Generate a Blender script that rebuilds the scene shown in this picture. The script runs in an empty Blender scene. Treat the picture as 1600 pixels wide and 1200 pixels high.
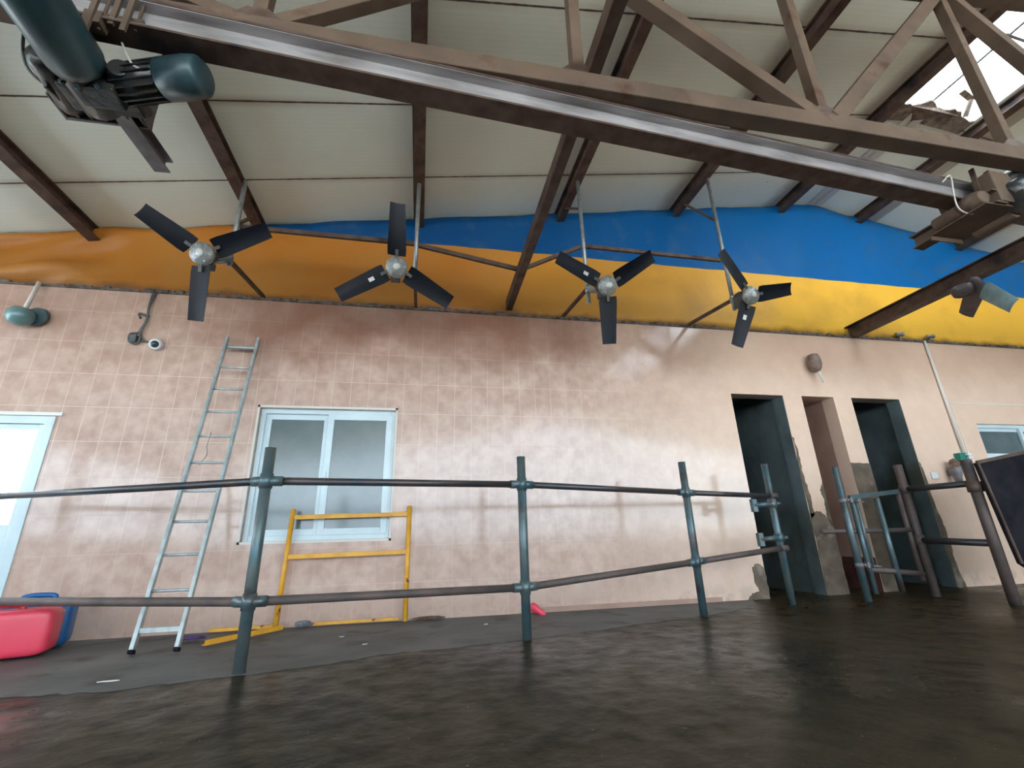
import bpy, bmesh, math, random
from mathutils import Vector, Matrix
random.seed(7)
C = bpy.context.scene.collection
S = bpy.context.scene
V = Vector

# ------------------------------------------------------------------ camera
PITCH, ROLL, YAW, FPX, CAMH = 0.33020859, -0.0298249, -0.20025036, 717.35, 0.65
def cam_axes():

    f = V((math.sin(YAWS) * math.cos(PITCH), math.cos(YAWS) * math.cos(PITCH), math.sin(PITCH)))
    r = V((math.cos(YAWS), -math.sin(YAWS), 0)); u = r.cross(f)
    return math.cos(ROLL) * r + math.sin(ROLL) * u, -math.sin(ROLL) * r + math.cos(ROLL) * u, f
YAWS = 0.20025036
cr, cu, cf = cam_axes()
cam_data = bpy.data.cameras.new('camera'); cam = bpy.data.objects.new('camera', cam_data); C.objects.link(cam)
m = Matrix(((cr.x, cu.x, -cf.x, 0), (cr.y, cu.y, -cf.y, 0), (cr.z, cu.z, -cf.z, CAMH), (0, 0, 0, 1)))
cam.matrix_world = m
cam_data.sensor_width = 36; cam_data.lens = FPX / 1600 * 36; cam_data.clip_start = 0.05; cam_data.clip_end = 300
S.camera = cam

# ------------------------------------------------------------------ light
S.view_settings.view_transform = 'Standard'; S.view_settings.look = 'None'
S.view_settings.gamma = 1; S.view_settings.use_curve_mapping = False
S.view_settings.exposure = 0.75
w = bpy.data.worlds.new('sky'); S.world = w; w.use_nodes = True
bg = w.node_tree.nodes['Background']; bg.inputs[0].default_value = (0.74, 0.88, 1.0, 1); bg.inputs[1].default_value = 5.0
sun = bpy.data.lights.new('sun', 'SUN'); sun.energy = 28; sun.angle = 0.02; sun.color = (1.0, 0.93, 0.82)
so = bpy.data.objects.new('sun', sun); C.objects.link(so); so.location = (0, 20, 20)
so.rotation_euler = V((-0.15, -0.62, -0.77)).to_track_quat('-Z', 'Y').to_euler()

# ------------------------------------------------------------------ materials
def mat(name, col, rough=0.6, metal=0.0, col2=None, scale=6.0, bump=0.0, detail=6.0, lo=0.35, hi=0.65, spec=0.5,
        col3=None, scale3=2.0, lo3=0.5, hi3=0.7, rough2=None, stretch=(1, 1, 1), trans=0.0, emit=None):
    m = bpy.data.materials.new(name); m.use_nodes = True; nt = m.node_tree; N = nt.nodes; L = nt.links
    b = N['Principled BSDF']; b.inputs['Roughness'].default_value = rough; b.inputs['Metallic'].default_value = metal
    b.inputs['Specular IOR Level'].default_value = spec
    b.inputs['Base Color'].default_value = (*col, 1)
    if trans: b.inputs['Transmission Weight'].default_value = trans
    tc = N.new('ShaderNodeTexCoord'); mp = N.new('ShaderNodeMapping'); mp.inputs['Scale'].default_value = stretch
    L.new(tc.outputs['Object'], mp.inputs[0])
    def noise(sc, dt=detail):
        n = N.new('ShaderNodeTexNoise'); n.inputs['Scale'].default_value = sc; n.inputs['Detail'].default_value = dt
        L.new(mp.outputs[0], n.inputs['Vector']); return n
    def ramp(src, a, z):
        r = N.new('ShaderNodeMapRange'); r.inputs[1].default_value = a; r.inputs[2].default_value = z
        L.new(src, r.inputs[0]); return r
    def mixc(f, a, b_):
        x = N.new('ShaderNodeMix'); x.data_type = 'RGBA'; L.new(f, x.inputs[0])
        for i, v in ((6, a), (7, b_)):
            if isinstance(v, tuple): x.inputs[i].default_value = (*v, 1)
            else: L.new(v, x.inputs[i])
        return x.outputs[2]
    if col2:
        n = noise(scale); f = ramp(n.outputs[0], lo, hi); c = mixc(f.outputs[0], col, col2)
        if col3:
            n3 = noise(scale3); f3 = ramp(n3.outputs[0], lo3, hi3); c = mixc(f3.outputs[0], c, col3)
        L.new(c, b.inputs['Base Color'])
        if rough2 is not None:
            r = N.new('ShaderNodeMapRange'); r.inputs[1].default_value = lo; r.inputs[2].default_value = hi
            r.inputs[3].default_value = rough; r.inputs[4].default_value = rough2
            L.new(n.outputs[0], r.inputs[0]); L.new(r.outputs[0], b.inputs['Roughness'])
    if bump:
        n = noise(scale * 2.5); bp = N.new('ShaderNodeBump'); bp.inputs['Strength'].default_value = bump; bp.inputs['Distance'].default_value = 0.01
        L.new(n.outputs[0], bp.inputs['Height']); L.new(bp.outputs[0], b.inputs['Normal'])
    m['h'] = 1
    return m

rust = mat('rusty_steel', (0.075, 0.040, 0.030), 0.6, 0.2, (0.13, 0.085, 0.065), 9, 0.3, col3=(0.03, 0.02, 0.02), scale3=3, lo3=.55)
dusty = mat('dusty_steel', (0.155, 0.108, 0.078), 0.9, 0.0, (0.11, 0.077, 0.058), 3, 0.2, spec=.2, col3=(0.085, 0.045, 0.028), scale3=5, lo3=.60, hi3=.75)
railm = mat('worn_rail_steel', (0.46, 0.44, 0.45), 0.40, 0.3, (0.22, 0.20, 0.20), 7, 0.15, lo=.35, hi=.7, stretch=(.35, 2, 2))
galv = mat('galvanised_steel', (0.42, 0.45, 0.46), 0.42, 0.7, (0.30, 0.31, 0.30), 18, 0.1)
bluepipe = mat('weathered_blue_steel', (0.055, 0.115, 0.135), 0.36, 0.35, (0.12, 0.145, 0.145), 7, 0.2, col3=(0.07, 0.05, 0.045), scale3=4, lo3=.56, hi3=.68)
brownpipe = mat('brown_grey_pipe', (0.125, 0.085, 0.075), 0.6, 0.15, (0.075, 0.06, 0.058), 8, 0.25)
topsteel = mat('dark_blue_rail_pipe', (0.05, 0.062, 0.075), 0.33, 0.5, (0.09, 0.07, 0.065), 6, 0.2)
alu = mat('ladder_aluminium', (0.50, 0.57, 0.58), 0.42, 0.45, (0.36, 0.40, 0.41), 14, 0.05)
yellow = mat('yellow_paint', (0.80, 0.40, 0.035), 0.42, 0, (0.66, 0.30, 0.03), 9, 0.1, col3=(0.10, 0.05, 0.03), scale3=11, lo3=.66, hi3=.70)
upvc = mat('white_upvc', (0.62, 0.74, 0.78), 0.3, 0, (0.55, 0.66, 0.70), 4)
glass = mat('frosted_window_glass', (0.085, 0.125, 0.135), 0.16, 0.0, (0.13, 0.165, 0.17), 2.2, spec=0.7)
navy = mat('blade_black', (0.008, 0.011, 0.018), 0.45, 0.0, (0.014, 0.017, 0.025), 6, 0.05, spec=.2)
dustblade = mat('blade_dusty', (0.13, 0.10, 0.10), 0.8, 0.0, (0.085, 0.068, 0.068), 8)
tealblade = mat('blade_teal_dusty', (0.24, 0.36, 0.38), 0.6, 0.0, (0.16, 0.24, 0.25), 9)
cast = mat('cast_aluminium', (0.46, 0.49, 0.49), 0.42, 0.4, (0.27, 0.29, 0.29), 24, 0.3)
castb = mat('bright_cap', (0.75, 0.79, 0.79), 0.35, 0.1)
motorm = mat('motor_grey', (0.07, 0.085, 0.09), 0.5, 0.2, (0.13, 0.13, 0.125), 15, 0.2)
sticker = mat('white_sticker', (0.8, 0.82, 0.85), 0.6)
black = mat('black_rubber', (0.010, 0.010, 0.014), 0.85, 0, (0.022, 0.020, 0.024), 5, 0.2, spec=0.06)
grease = mat('greasy_machine_steel', (0.028, 0.036, 0.042), 0.33, 0.4, (0.07, 0.065, 0.06), 12, 0.4)
tealm = mat('teal_motor_paint', (0.040, 0.088, 0.10), 0.36, 0.1, (0.018, 0.036, 0.045), 5, 0.2, col3=(0.06, 0.058, 0.05), scale3=4, lo3=.55)
greym = mat('grey_bracket_steel', (0.24, 0.22, 0.23), 0.6, 0.3, (0.16, 0.14, 0.145), 10, 0.15)
pink = mat('red_pink_plastic', (0.78, 0.055, 0.10), 0.36, 0, (0.68, 0.045, 0.085), 3, 0.05)
bluepl = mat('blue_plastic', (0.01, 0.13, 0.38), 0.38, 0, (0.008, 0.10, 0.30), 4)
white = mat('white_plastic', (0.72, 0.74, 0.74), 0.4)
darklens = mat('dark_lens', (0.03, 0.05, 0.07), 0.08)
conduit = mat('cream_conduit', (0.66, 0.62, 0.57), 0.45)
greenm = mat('green_box', (0.01, 0.17, 0.13), 0.45)
lampteal = mat('green_lamp_shell', (0.19, 0.33, 0.33), 0.35, 0.2, (0.12, 0.22, 0.24), 10)
taupe = mat('taupe_lamp', (0.26, 0.18, 0.145), 0.55, 0, (0.16, 0.11, 0.09), 14)
debris = mat('wall_top_debris', (0.055, 0.04, 0.035), 0.9, 0, (0.17, 0.14, 0.12), 16, 0.8)
brownsoil = mat('brown_debris', (0.10, 0.055, 0.035), 0.9, 0, (0.17, 0.11, 0.08), 25, 0.6)
cobweb = mat('grey_rag', (0.22, 0.22, 0.24), 0.9, 0, (0.12, 0.12, 0.13), 20, 0.5)
purple = mat('purple_cloth', (0.09, 0.05, 0.14), 0.8)
torn = mat('torn_foam', (0.30, 0.24, 0.19), 0.9, 0, (0.12, 0.085, 0.065), 12, 0.8)
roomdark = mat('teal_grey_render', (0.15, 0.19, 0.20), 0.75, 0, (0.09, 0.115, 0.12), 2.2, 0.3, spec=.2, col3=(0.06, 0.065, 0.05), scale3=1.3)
niche = mat('pink_plaster', (0.40, 0.255, 0.20), 0.75, 0, (0.32, 0.20, 0.155), 3, 0.2)
bare = mat('bare_cement', (0.17, 0.125, 0.09), 0.85, 0, (0.10, 0.078, 0.055), 7, 0.8, col3=(0.25, 0.20, 0.16), scale3=4, lo3=.6)
brick = mat('exposed_brick', (0.10, 0.035, 0.025), 0.85, 0, (0.05, 0.02, 0.015), 10, 0.6)
outside = mat('pale_yard', (0.55, 0.54, 0.50), 0.9, 0, (0.42, 0.41, 0.38), 1.5)
brass = mat('dark_stain', (0.30, 0.18, 0.14), 0.7)

def nodes_of(name):
    m = bpy.data.materials.new(name); m.use_nodes = True; return m, m.node_tree.nodes, m.node_tree.links
def H(N, L, op, a, b=None, c=None):
    n = N.new('ShaderNodeMath'); n.operation = op
    for i, v in enumerate((a, b, c)):
        if v is None: continue
        if isinstance(v, (int, float)): n.inputs[i].default_value = v
        else: L.new(v, n.inputs[i])
    return n.outputs[0]
def MR(N, L, v, a, b, c=0.0, d=1.0, smooth=False):
    n = N.new('ShaderNodeMapRange')
    if smooth: n.interpolation_type = 'SMOOTHSTEP'
    for i, x in enumerate((a, b, c, d)): n.inputs[i + 1].default_value = x
    L.new(v, n.inputs[0]); return n.outputs[0]
def MX(N, L, f, a, b):
    x = N.new('ShaderNodeMix'); x.data_type = 'RGBA'
    if isinstance(f, float): x.inputs[0].default_value = f
    else: L.new(f, x.inputs[0])
    for i, v in ((6, a), (7, b)):
        if isinstance(v, tuple): x.inputs[i].default_value = (*v, 1)
        else: L.new(v, x.inputs[i])
    return x.outputs[2]
def NZ(N, L, vec, s, d=5, out=0):
    n = N.new('ShaderNodeTexNoise'); n.inputs['Scale'].default_value = s; n.inputs['Detail'].default_value = d
    L.new(vec, n.inputs['Vector']); return n.outputs[out]

# glazed tiles, 0.177 x 0.3215 m, with pale grout and soot stains mixed with painted shade
def tile_material():
    m, N, L = nodes_of('glazed_wall_tiles'); b = N['Principled BSDF']
    tc = N.new('ShaderNodeTexCoord'); P = tc.outputs['Object']; sp = N.new('ShaderNodeSeparateXYZ'); L.new(P, sp.inputs[0])
    TW, TH = 0.177, 0.3215
    u = H(N, L, 'DIVIDE', H(N, L, 'ADD', sp.outputs[0], 1.62 + 20 * TW), TW)
    v = H(N, L, 'DIVIDE', H(N, L, 'ADD', sp.outputs[2], 0.0), TH)
    fu, fv = H(N, L, 'FRACT', u), H(N, L, 'FRACT', v)
    du = H(N, L, 'MULTIPLY', H(N, L, 'MINIMUM', fu, H(N, L, 'SUBTRACT', 1.0, fu)), TW)
    dv = H(N, L, 'MULTIPLY', H(N, L, 'MINIMUM', fv, H(N, L, 'SUBTRACT', 1.0, fv)), TH)
    d = H(N, L, 'MINIMUM', du, dv)
    grout = MR(N, L, d, 0.0016, 0.0034, 1.0, 0.0)
    # fades where the render was painted over (right part, low courses)
    fade = H(N, L, 'MULTIPLY', MR(N, L, sp.outputs[0], 0.9, 3.2, 1.0, 0.12, True), MR(N, L, sp.outputs[2], 0.5, 1.9, 0.35, 1.0, True))
    grout = H(N, L, 'MULTIPLY', grout, fade)
    idv = N.new('ShaderNodeCombineXYZ'); L.new(H(N, L, 'FLOOR', u), idv.inputs[0]); L.new(H(N, L, 'FLOOR', v), idv.inputs[1])
    wn = N.new('ShaderNodeTexWhiteNoise'); L.new(idv.outputs[0], wn.inputs[0])
    n1 = NZ(N, L, P, 9, 8); n2 = NZ(N, L, P, 1.1, 4); n3 = NZ(N, L, P, 2.6, 6)
    base = MX(N, L, MR(N, L, n1, 0.35, 0.68), (0.50, 0.34, 0.275), (0.64, 0.47, 0.395))
    base = MX(N, L, H(N, L, 'MULTIPLY', wn.outputs[0], 0.30), base, (0.48, 0.33, 0.275))
    # light painted in: base colour turns warmer and paler towards the right
    base = MX(N, L, MR(N, L, sp.outputs[0], 1.0, 4.5, 0.0, 0.75, True), base, (0.82, 0.60, 0.455))
    base = MX(N, L, grout, base, (0.72, 0.56, 0.46))
    # dirt plus painted-in shade under the wall top, strongest mid-wall
    soot_shade = H(N, L, 'MULTIPLY', MR(N, L, H(N, L, 'ADD', sp.outputs[2], H(N, L, 'MULTIPLY', n3, 0.9)), 2.55, 3.35, 0.0, 1.0, True), 0.88)
    soot_shade = H(N, L, 'MULTIPLY', soot_shade, MR(N, L, n2, 0.30, 0.62, 0.45, 1.0))
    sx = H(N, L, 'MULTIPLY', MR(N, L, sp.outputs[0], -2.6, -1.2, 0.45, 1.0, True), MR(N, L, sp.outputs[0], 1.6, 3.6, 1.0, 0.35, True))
    base = MX(N, L, H(N, L, 'MULTIPLY', soot_shade, sx), base, (0.25, 0.115, 0.075))
    # splashes near the floor
    low = H(N, L, 'MULTIPLY', MR(N, L, sp.outputs[2], 0.0, 0.30, 1.0, 0.0, True), MR(N, L, n1, 0.45, 0.62))
    base = MX(N, L, H(N, L, 'MULTIPLY', low, 0.35), base, (0.16, 0.12, 0.09))
    L.new(base, b.inputs['Base Color'])
    L.new(MR(N, L, n3, 0.3, 0.7, 0.08, 0.16), b.inputs['Roughness']); b.inputs['Specular IOR Level'].default_value = 0.5
    bp = N.new('ShaderNodeBump'); bp.inputs['Strength'].default_value = 0.25; bp.inputs['Distance'].default_value = 0.004
    hh = H(N, L, 'ADD', H(N, L, 'MULTIPLY', grout, -0.6), H(N, L, 'MULTIPLY', wn.outputs[0], 0.0)); L.new(hh, bp.inputs['Height'])
    L.new(bp.outputs[0], b.inputs['Normal'])
    return m
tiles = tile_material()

def ceiling_material():
    m, N, L = nodes_of('cream_roof_panels'); b = N['Principled BSDF']
    tc = N.new('ShaderNodeTexCoord'); P = tc.outputs['Object']; sp = N.new('ShaderNodeSeparateXYZ'); L.new(P, sp.inputs[0])
    v = H(N, L, 'DIVIDE', H(N, L, 'ADD', sp.outputs[1], 20 * 0.885 - 4.085), 0.885)
    fv = H(N, L, 'FRACT', v); d = H(N, L, 'MULTIPLY', H(N, L, 'MINIMUM', fv, H(N, L, 'SUBTRACT', 1.0, fv)), 0.885)
    n = NZ(N, L, P, 14, 6); n2 = NZ(N, L, P, 0.9, 5)
    line = MR(N, L, H(N, L, 'SUBTRACT', d, H(N, L, 'MULTIPLY', n, 0.010)), 0.000, 0.006, 1.0, 0.0)
    halo = H(N, L, 'MULTIPLY', MR(N, L, d, 0.0, 0.07, 1.0, 0.0), MR(N, L, n2, 0.35, 0.7, 0.0, 0.6))
    c = MX(N, L, MR(N, L, n2, 0.35, 0.7), (0.85, 0.90, 0.80), (0.78, 0.81, 0.70))
    # fine corrugation bands parallel to the joints
    fine = H(N, L, 'FRACT', H(N, L, 'MULTIPLY', sp.outputs[1], 22.0))
    c = MX(N, L, H(N, L, 'MULTIPLY', MR(N, L, fine, 0.0, 0.25, 1.0, 0.0), 0.07), c, (0.25, 0.25, 0.21))
    # rust creeping out beside the purlins
    pu = H(N, L, 'FRACT', H(N, L, 'DIVIDE', H(N, L, 'ADD', sp.outputs[0], 3.58 + 17.4), 1.74))
    pd = H(N, L, 'MULTIPLY', MR(N, L, H(N, L, 'ADD', pu, H(N, L, 'MULTIPLY', NZ(N, L, P, 3, 5), 0.10)), 0.87, 0.97, 0.0, 0.5), MR(N, L, sp.outputs[0], 0.5, 2.5, 0.25, 1.0))
    c = MX(N, L, pd, c, (0.22, 0.12, 0.065))
    c = MX(N, L, halo, c, (0.26, 0.17, 0.10)); c = MX(N, L, line, c, (0.06, 0.035, 0.025))
    vo = N.new('ShaderNodeTexVoronoi'); vo.inputs['Scale'].default_value = 1.7; L.new(P, vo.inputs['Vector'])
    c = MX(N, L, MR(N, L, vo.outputs['Distance'], 0.012, 0.03, 0.75, 0.0), c, (0.10, 0.06, 0.04))
    L.new(c, b.inputs['Base Color']); b.inputs['Roughness'].default_value = 0.55
    bp = N.new('ShaderNodeBump'); bp.inputs['Strength'].default_value = 0.3; bp.inputs['Distance'].default_value = 0.003
    L.new(fine, bp.inputs['Height']); L.new(bp.outputs[0], b.inputs['Normal'])
    return m
roofm = ceiling_material()

def floor_material():
    m, N, L = nodes_of('wet_slurry_floor'); b = N['Principled BSDF']
    tc = N.new('ShaderNodeTexCoord'); P = tc.outputs['Object']; sp = N.new('ShaderNodeSeparateXYZ'); L.new(P, sp.inputs[0])
    n = NZ(N, L, P, 1.3, 8); n2 = NZ(N, L, P, 7, 8); n3 = NZ(N, L, P, 0.6, 3)
    c = MX(N, L, MR(N, L, n, 0.36, 0.64), (0.013, 0.012, 0.007), (0.046, 0.037, 0.022))
    c = MX(N, L, MR(N, L, sp.outputs[0], 1.2, 4.5, 0.0, 0.8, True), c, MX(N, L, MR(N, L, n2, 0.4, 0.6), (0.012, 0.008, 0.004), (0.058, 0.036, 0.015)))
    c = MX(N, L, MR(N, L, n2, 0.55, 0.68, 0.0, 0.75), c, (0.014, 0.014, 0.010))
    vo = N.new('ShaderNodeTexVoronoi'); vo.inputs['Scale'].default_value = 4.2; L.new(P, vo.inputs['Vector'])
    hoof = H(N, L, 'MULTIPLY', MR(N, L, H(N, L, 'ADD', vo.outputs['Distance'], H(N, L, 'MULTIPLY', n2, 0.25)), 0.22, 0.34, 0.85, 0.0), MR(N, L, n, 0.42, 0.55))
    c = MX(N, L, hoof, c, (0.010, 0.011, 0.009))
    c = MX(N, L, MR(N, L, NZ(N, L, P, 38, 2), 0.735, 0.76, 0.0, 0.6), c, (0.35, 0.33, 0.28))
    L.new(c, b.inputs['Base Color'])
    r = H(N, L, 'ADD', MR(N, L, n3, 0.35, 0.65, 0.22, 0.42), MR(N, L, n2, 0.4, 0.7, 0.0, 0.15))
    pud = H(N, L, 'MULTIPLY', MR(N, L, H(N, L, 'ADD', sp.outputs[0], H(N, L, 'MULTIPLY', n2, 0.5)), -1.55, -1.25, 1.0, 0.0, True), MR(N, L, sp.outputs[1], 2.6, 2.85, 1.0, 0.0, True))
    L.new(H(N, L, 'MULTIPLY', r, MR(N, L, pud, 0.0, 1.0, 1.0, 0.38)), b.inputs['Roughness']); L.new(MR(N, L, pud, 0.0, 1.0, 0.09, 0.9), b.inputs['Specular IOR Level'])
    bp = N.new('ShaderNodeBump'); bp.inputs['Distance'].default_value = 0.02; L.new(MR(N, L, pud, 0.0, 1.0, 0.55, 0.12), bp.inputs['Strength'])
    L.new(n2, bp.inputs['Height']); L.new(bp.outputs[0], b.inputs['Normal'])
    return m
floorm = floor_material()
slabm = mat('damp_concrete_slab', (0.095, 0.095, 0.092), 0.6, 0, (0.14, 0.14, 0.135), 2.2, 0.5, spec=.25, col3=(0.055, 0.05, 0.042), scale3=3.2, lo3=.56, hi3=.7)

def banner_material():
    m, N, L = nodes_of('blue_yellow_tarpaulin'); b = N['Principled BSDF']
    tc = N.new('ShaderNodeTexCoord'); P = tc.outputs['Object']; sp = N.new('ShaderNodeSeparateXYZ'); L.new(P, sp.inputs[0])
    n = NZ(N, L, P, 1.4, 6); n2 = NZ(N, L, P, 5, 6)
    yl = MX(N, L, MR(N, L, sp.outputs[0], 0.3, 6.0), (0.40, 0.145, 0.020), (0.95, 0.52, 0.06))  # skylight brightness painted into the yellow, rising to the right
    yl = MX(N, L, MR(N, L, n, 0.45, 0.72, 0.0, 0.55), yl, (0.42, 0.20, 0.045))
    bl = MX(N, L, MR(N, L, sp.outputs[0], 0.5, 6.5), (0.001, 0.055, 0.18), (0.001, 0.130, 0.40))  # blue carries the same painted skylight gradient
    bl = MX(N, L, MR(N, L, n2, 0.55, 0.75, 0.0, 0.35), bl, (0.06, 0.13, 0.19))
    f = MR(N, L, H(N, L, 'ADD', sp.outputs[2], H(N, L, 'MULTIPLY', n, 0.01)), 4.062, 4.066)
    c = MX(N, L, f, yl, bl)
    dirt = H(N, L, 'MULTIPLY', MR(N, L, H(N, L, 'SUBTRACT', sp.outputs[2], H(N, L, 'MULTIPLY', n2, 0.16)), 3.08, 3.20, 1.0, 0.0, True), 0.75)
    c = MX(N, L, dirt, c, (0.12, 0.06, 0.03))
    L.new(c, b.inputs['Base Color']); b.inputs['Roughness'].default_value = 0.42; b.inputs['Specular IOR Level'].default_value = 0.25
    bp = N.new('ShaderNodeBump'); bp.inputs['Strength'].default_value = 0.25; bp.inputs['Distance'].default_value = 0.02
    L.new(n2, bp.inputs['Height']); L.new(bp.outputs[0], b.inputs['Normal'])
    return m
bannerm = banner_material()

# clear pane
pane_m, N_, L_ = nodes_of('clear_pane'); b_ = N_['Principled BSDF']; b_.inputs['Transmission Weight'].default_value = 1; b_.inputs['Roughness'].default_value = 0.05; b_.inputs['IOR'].default_value = 1.05

# ------------------------------------------------------------------ mesh tools (world coordinates)
class MB:
    def __init__(s): s.v = []; s.f = []; s.sm = []
    def add(s, vs, fs, smooth=False):
        o = len(s.v); s.v += [V(p) for p in vs]; s.f += [tuple(i + o for i in f) for f in fs]; s.sm += [smooth] * len(fs); return s
    def box(s, a, b):
        x0, y0, z0 = a; x1, y1, z1 = b
        return s.add([(x0, y0, z0), (x1, y0, z0), (x1, y1, z0), (x0, y1, z0), (x0, y0, z1), (x1, y0, z1), (x1, y1, z1), (x0, y1, z1)],
                     [(0, 3, 2, 1), (4, 5, 6, 7), (0, 1, 5, 4), (1, 2, 6, 5), (2, 3, 7, 6), (3, 0, 4, 7)])
    def frame(s, p0, p1, up=(0, 0, 1)):
        d = (V(p1) - V(p0)).normalized(); up = V(up)
        if abs(d.dot(up)) > 0.99: up = V((1, 0, 0)) if abs(d.x) < 0.9 else V((0, 1, 0))
        a = d.cross(up).normalized(); return a, a.cross(d).normalized()
    def extrude(s, prof, p0, p1, up=(0, 0, 1), smooth=False, scale1=1.0):
        a, b = s.frame(p0, p1, up); p0, p1 = V(p0), V(p1); n = len(prof)
        vs = [p0 + a * x + b * y for x, y in prof] + [p1 + (a * x + b * y) * scale1 for x, y in prof]
        s.add(vs, [(i, (i + 1) % n, n + (i + 1) % n, n + i) for i in range(n)], smooth)
        s.add(vs[:n], [tuple(range(n - 1, -1, -1))]); s.add(vs[n:], [tuple(range(n))]); return s
    def bar(s, p0, p1, w, h, up=(0, 0, 1)):
        w /= 2; h /= 2; return s.extrude([(-w, -h), (w, -h), (w, h), (-w, h)], p0, p1, up)
    def ibeam(s, p0, p1, w, h, t=0.012, up=(0, 0, 1)):
        w /= 2; h /= 2; k = t * 0.4
        return s.extrude([(-w, -h), (w, -h), (w, -h + t), (k, -h + t), (k, h - t), (w, h - t), (w, h), (-w, h), (-w, h - t), (-k, h - t), (-k, -h + t), (-w, -h + t)], p0, p1, up)
    def channel(s, p0, p1, w, h, t=0.008, up=(0, 0, 1), flip=1):
        w *= flip; t2 = t * flip
        return s.extrude([(0, -h / 2), (w, -h / 2), (w, -h / 2 + t), (t2, -h / 2 + t), (t2, h / 2 - t), (w, h / 2 - t), (w, h / 2), (0, h / 2)], p0, p1, up)
    def angle(s, p0, p1, w, t=0.006, up=(0, 0, 1)):
        return s.extrude([(0, 0), (w, 0), (w, t), (t, t), (t, w), (0, w)], p0, p1, up)
    def tube(s, p0, p1, r, n=16, r1=None, up=(0, 0, 1)):
        pr = [(r * math.cos(2 * math.pi * i / n), r * math.sin(2 * math.pi * i / n)) for i in range(n)]
        return s.extrude(pr, p0, p1, up, True, (r1 / r if r1 else 1.0))
    def wire(s, pts, r, n=8, sub=6):
        P = [V(p) for p in pts]; Q = []
        for i in range(len(P) - 1):
            a = P[max(i - 1, 0)]; b = P[i]; c = P[i + 1]; d = P[min(i + 2, len(P) - 1)]
            for k in range(sub):
                t = k / sub; Q.append(0.5 * ((2 * b) + (c - a) * t + (2 * a - 5 * b + 4 * c - d) * t * t + (3 * b - a - 3 * c + d) * t ** 3))
        Q.append(P[-1]); rings = []
        for i, q in enumerate(Q):
            d = (Q[min(i + 1, len(Q) - 1)] - Q[max(i - 1, 0)]).normalized(); up = V((0.13, 0.21, 0.97))
            a = d.cross(up).normalized(); b = a.cross(d)
            rings.append([q + r * (a * math.cos(2 * math.pi * j / n) + b * math.sin(2 * math.pi * j / n)) for j in range(n)])
        vs = [p for R_ in rings for p in R_]; fs = []
        for i in range(len(Q) - 1):
            for j in range(n): fs.append((i * n + j, i * n + (j + 1) % n, (i + 1) * n + (j + 1) % n, (i + 1) * n + j))
        s.add(vs, fs, True); s.add(rings[0], [tuple(range(n))]); s.add(rings[-1], [tuple(range(n))]); return s
    def lathe(s, prof, c, axis, n=28):
        # prof: (radius, distance along axis)
        ax = V(axis).normalized(); up = V((0, 0, 1)) if abs(ax.z) < 0.9 else V((1, 0, 0)); a = ax.cross(up).normalized(); b = a.cross(ax); c = V(c)
        vs = [c + ax * h + (a * math.cos(2 * math.pi * j / n) + b * math.sin(2 * math.pi * j / n)) * max(r, 1e-4) for r, h in prof for j in range(n)]
        fs = [(i * n + j, i * n + (j + 1) % n, (i + 1) * n + (j + 1) % n, (i + 1) * n + j) for i in range(len(prof) - 1) for j in range(n)]
        s.add(vs, fs, True); m_ = len(prof) - 1
        s.add(vs[:n], [tuple(range(n))]); s.add(vs[m_ * n:], [tuple(range(n))]); return s
    def prism(s, pts, ext):
        n = len(pts); e = V(ext); vs = [V(p) for p in pts] + [V(p) + e for p in pts]
        return s.add(vs, [tuple(range(n - 1, -1, -1)), tuple(range(n, 2 * n))] + [(i, (i + 1) % n, n + (i + 1) % n, n + i) for i in range(n)])

def obj(name, mb, material, parent=None, bevel=0.0, subsurf=0):
    me = bpy.data.meshes.new(name); org = V((0, 0, 0))
    if parent is not None:
        q = parent
        while q is not None: org += q.location; q = q.parent
    elif mb.v:
        lo = V([min(p[i] for p in mb.v) for i in range(3)]); hi = V([max(p[i] for p in mb.v) for i in range(3)])
        org = V(((lo.x + hi.x) / 2, (lo.y + hi.y) / 2, lo.z))
        if mb.__dict__.get('keep'): org = V((0, 0, 0))
    me.from_pydata([tuple(p - org) for p in mb.v], [], mb.f); me.update()
    for p, sm in zip(me.polygons, mb.sm): p.use_smooth = sm
    bm = bmesh.new(); bm.from_mesh(me); bmesh.ops.remove_doubles(bm, verts=bm.verts, dist=1e-6); bmesh.ops.recalc_face_normals(bm, faces=bm.faces); bm.to_mesh(me); bm.free()
    o = bpy.data.objects.new(name, me); C.objects.link(o); me.materials.append(material)
    if parent is not None: o.parent = parent
    else: o.location = org
    if bevel:
        b = o.modifiers.new('bevel', 'BEVEL'); b.width = bevel; b.segments = 2; b.limit_method = 'ANGLE'
    if subsurf:
        b = o.modifiers.new('smooth', 'SUBSURF'); b.levels = subsurf; b.render_levels = subsurf
    return o
def fixed(mb): mb.keep = True; return mb
def tag(o, label, cat, group=None):
    o['label'] = label; o['category'] = cat
    if group: o['group'] = group
    return o
def thing(name, label, cat, loc, group=None):
    o = bpy.data.objects.new(name, None); C.objects.link(o); o.location = loc; o.empty_display_size = 0.1
    return tag(o, label, cat, group)
def struct(name, mb, material, parent=None, **k):
    o = obj(name, fixed(mb) if parent is None else mb, material, parent, **k)
    if parent is None: o['kind'] = 'structure'
    return o

# ------------------------------------------------------------------ the shell
WY = 4.71                      # face of the tiled wall
AL = 0.16745; TA = math.tan(AL)
RX, RZ = 5.75, 5.41            # ridge
def roofz(x): return RZ - abs(x - RX) * TA
EX0, EX1 = -7.0, 15.0
YB = -9.0
struct('floor', MB().box((EX0 - .2, YB, -0.30), (EX1 + .2, 7.2, 0.0)), floorm)
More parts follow.
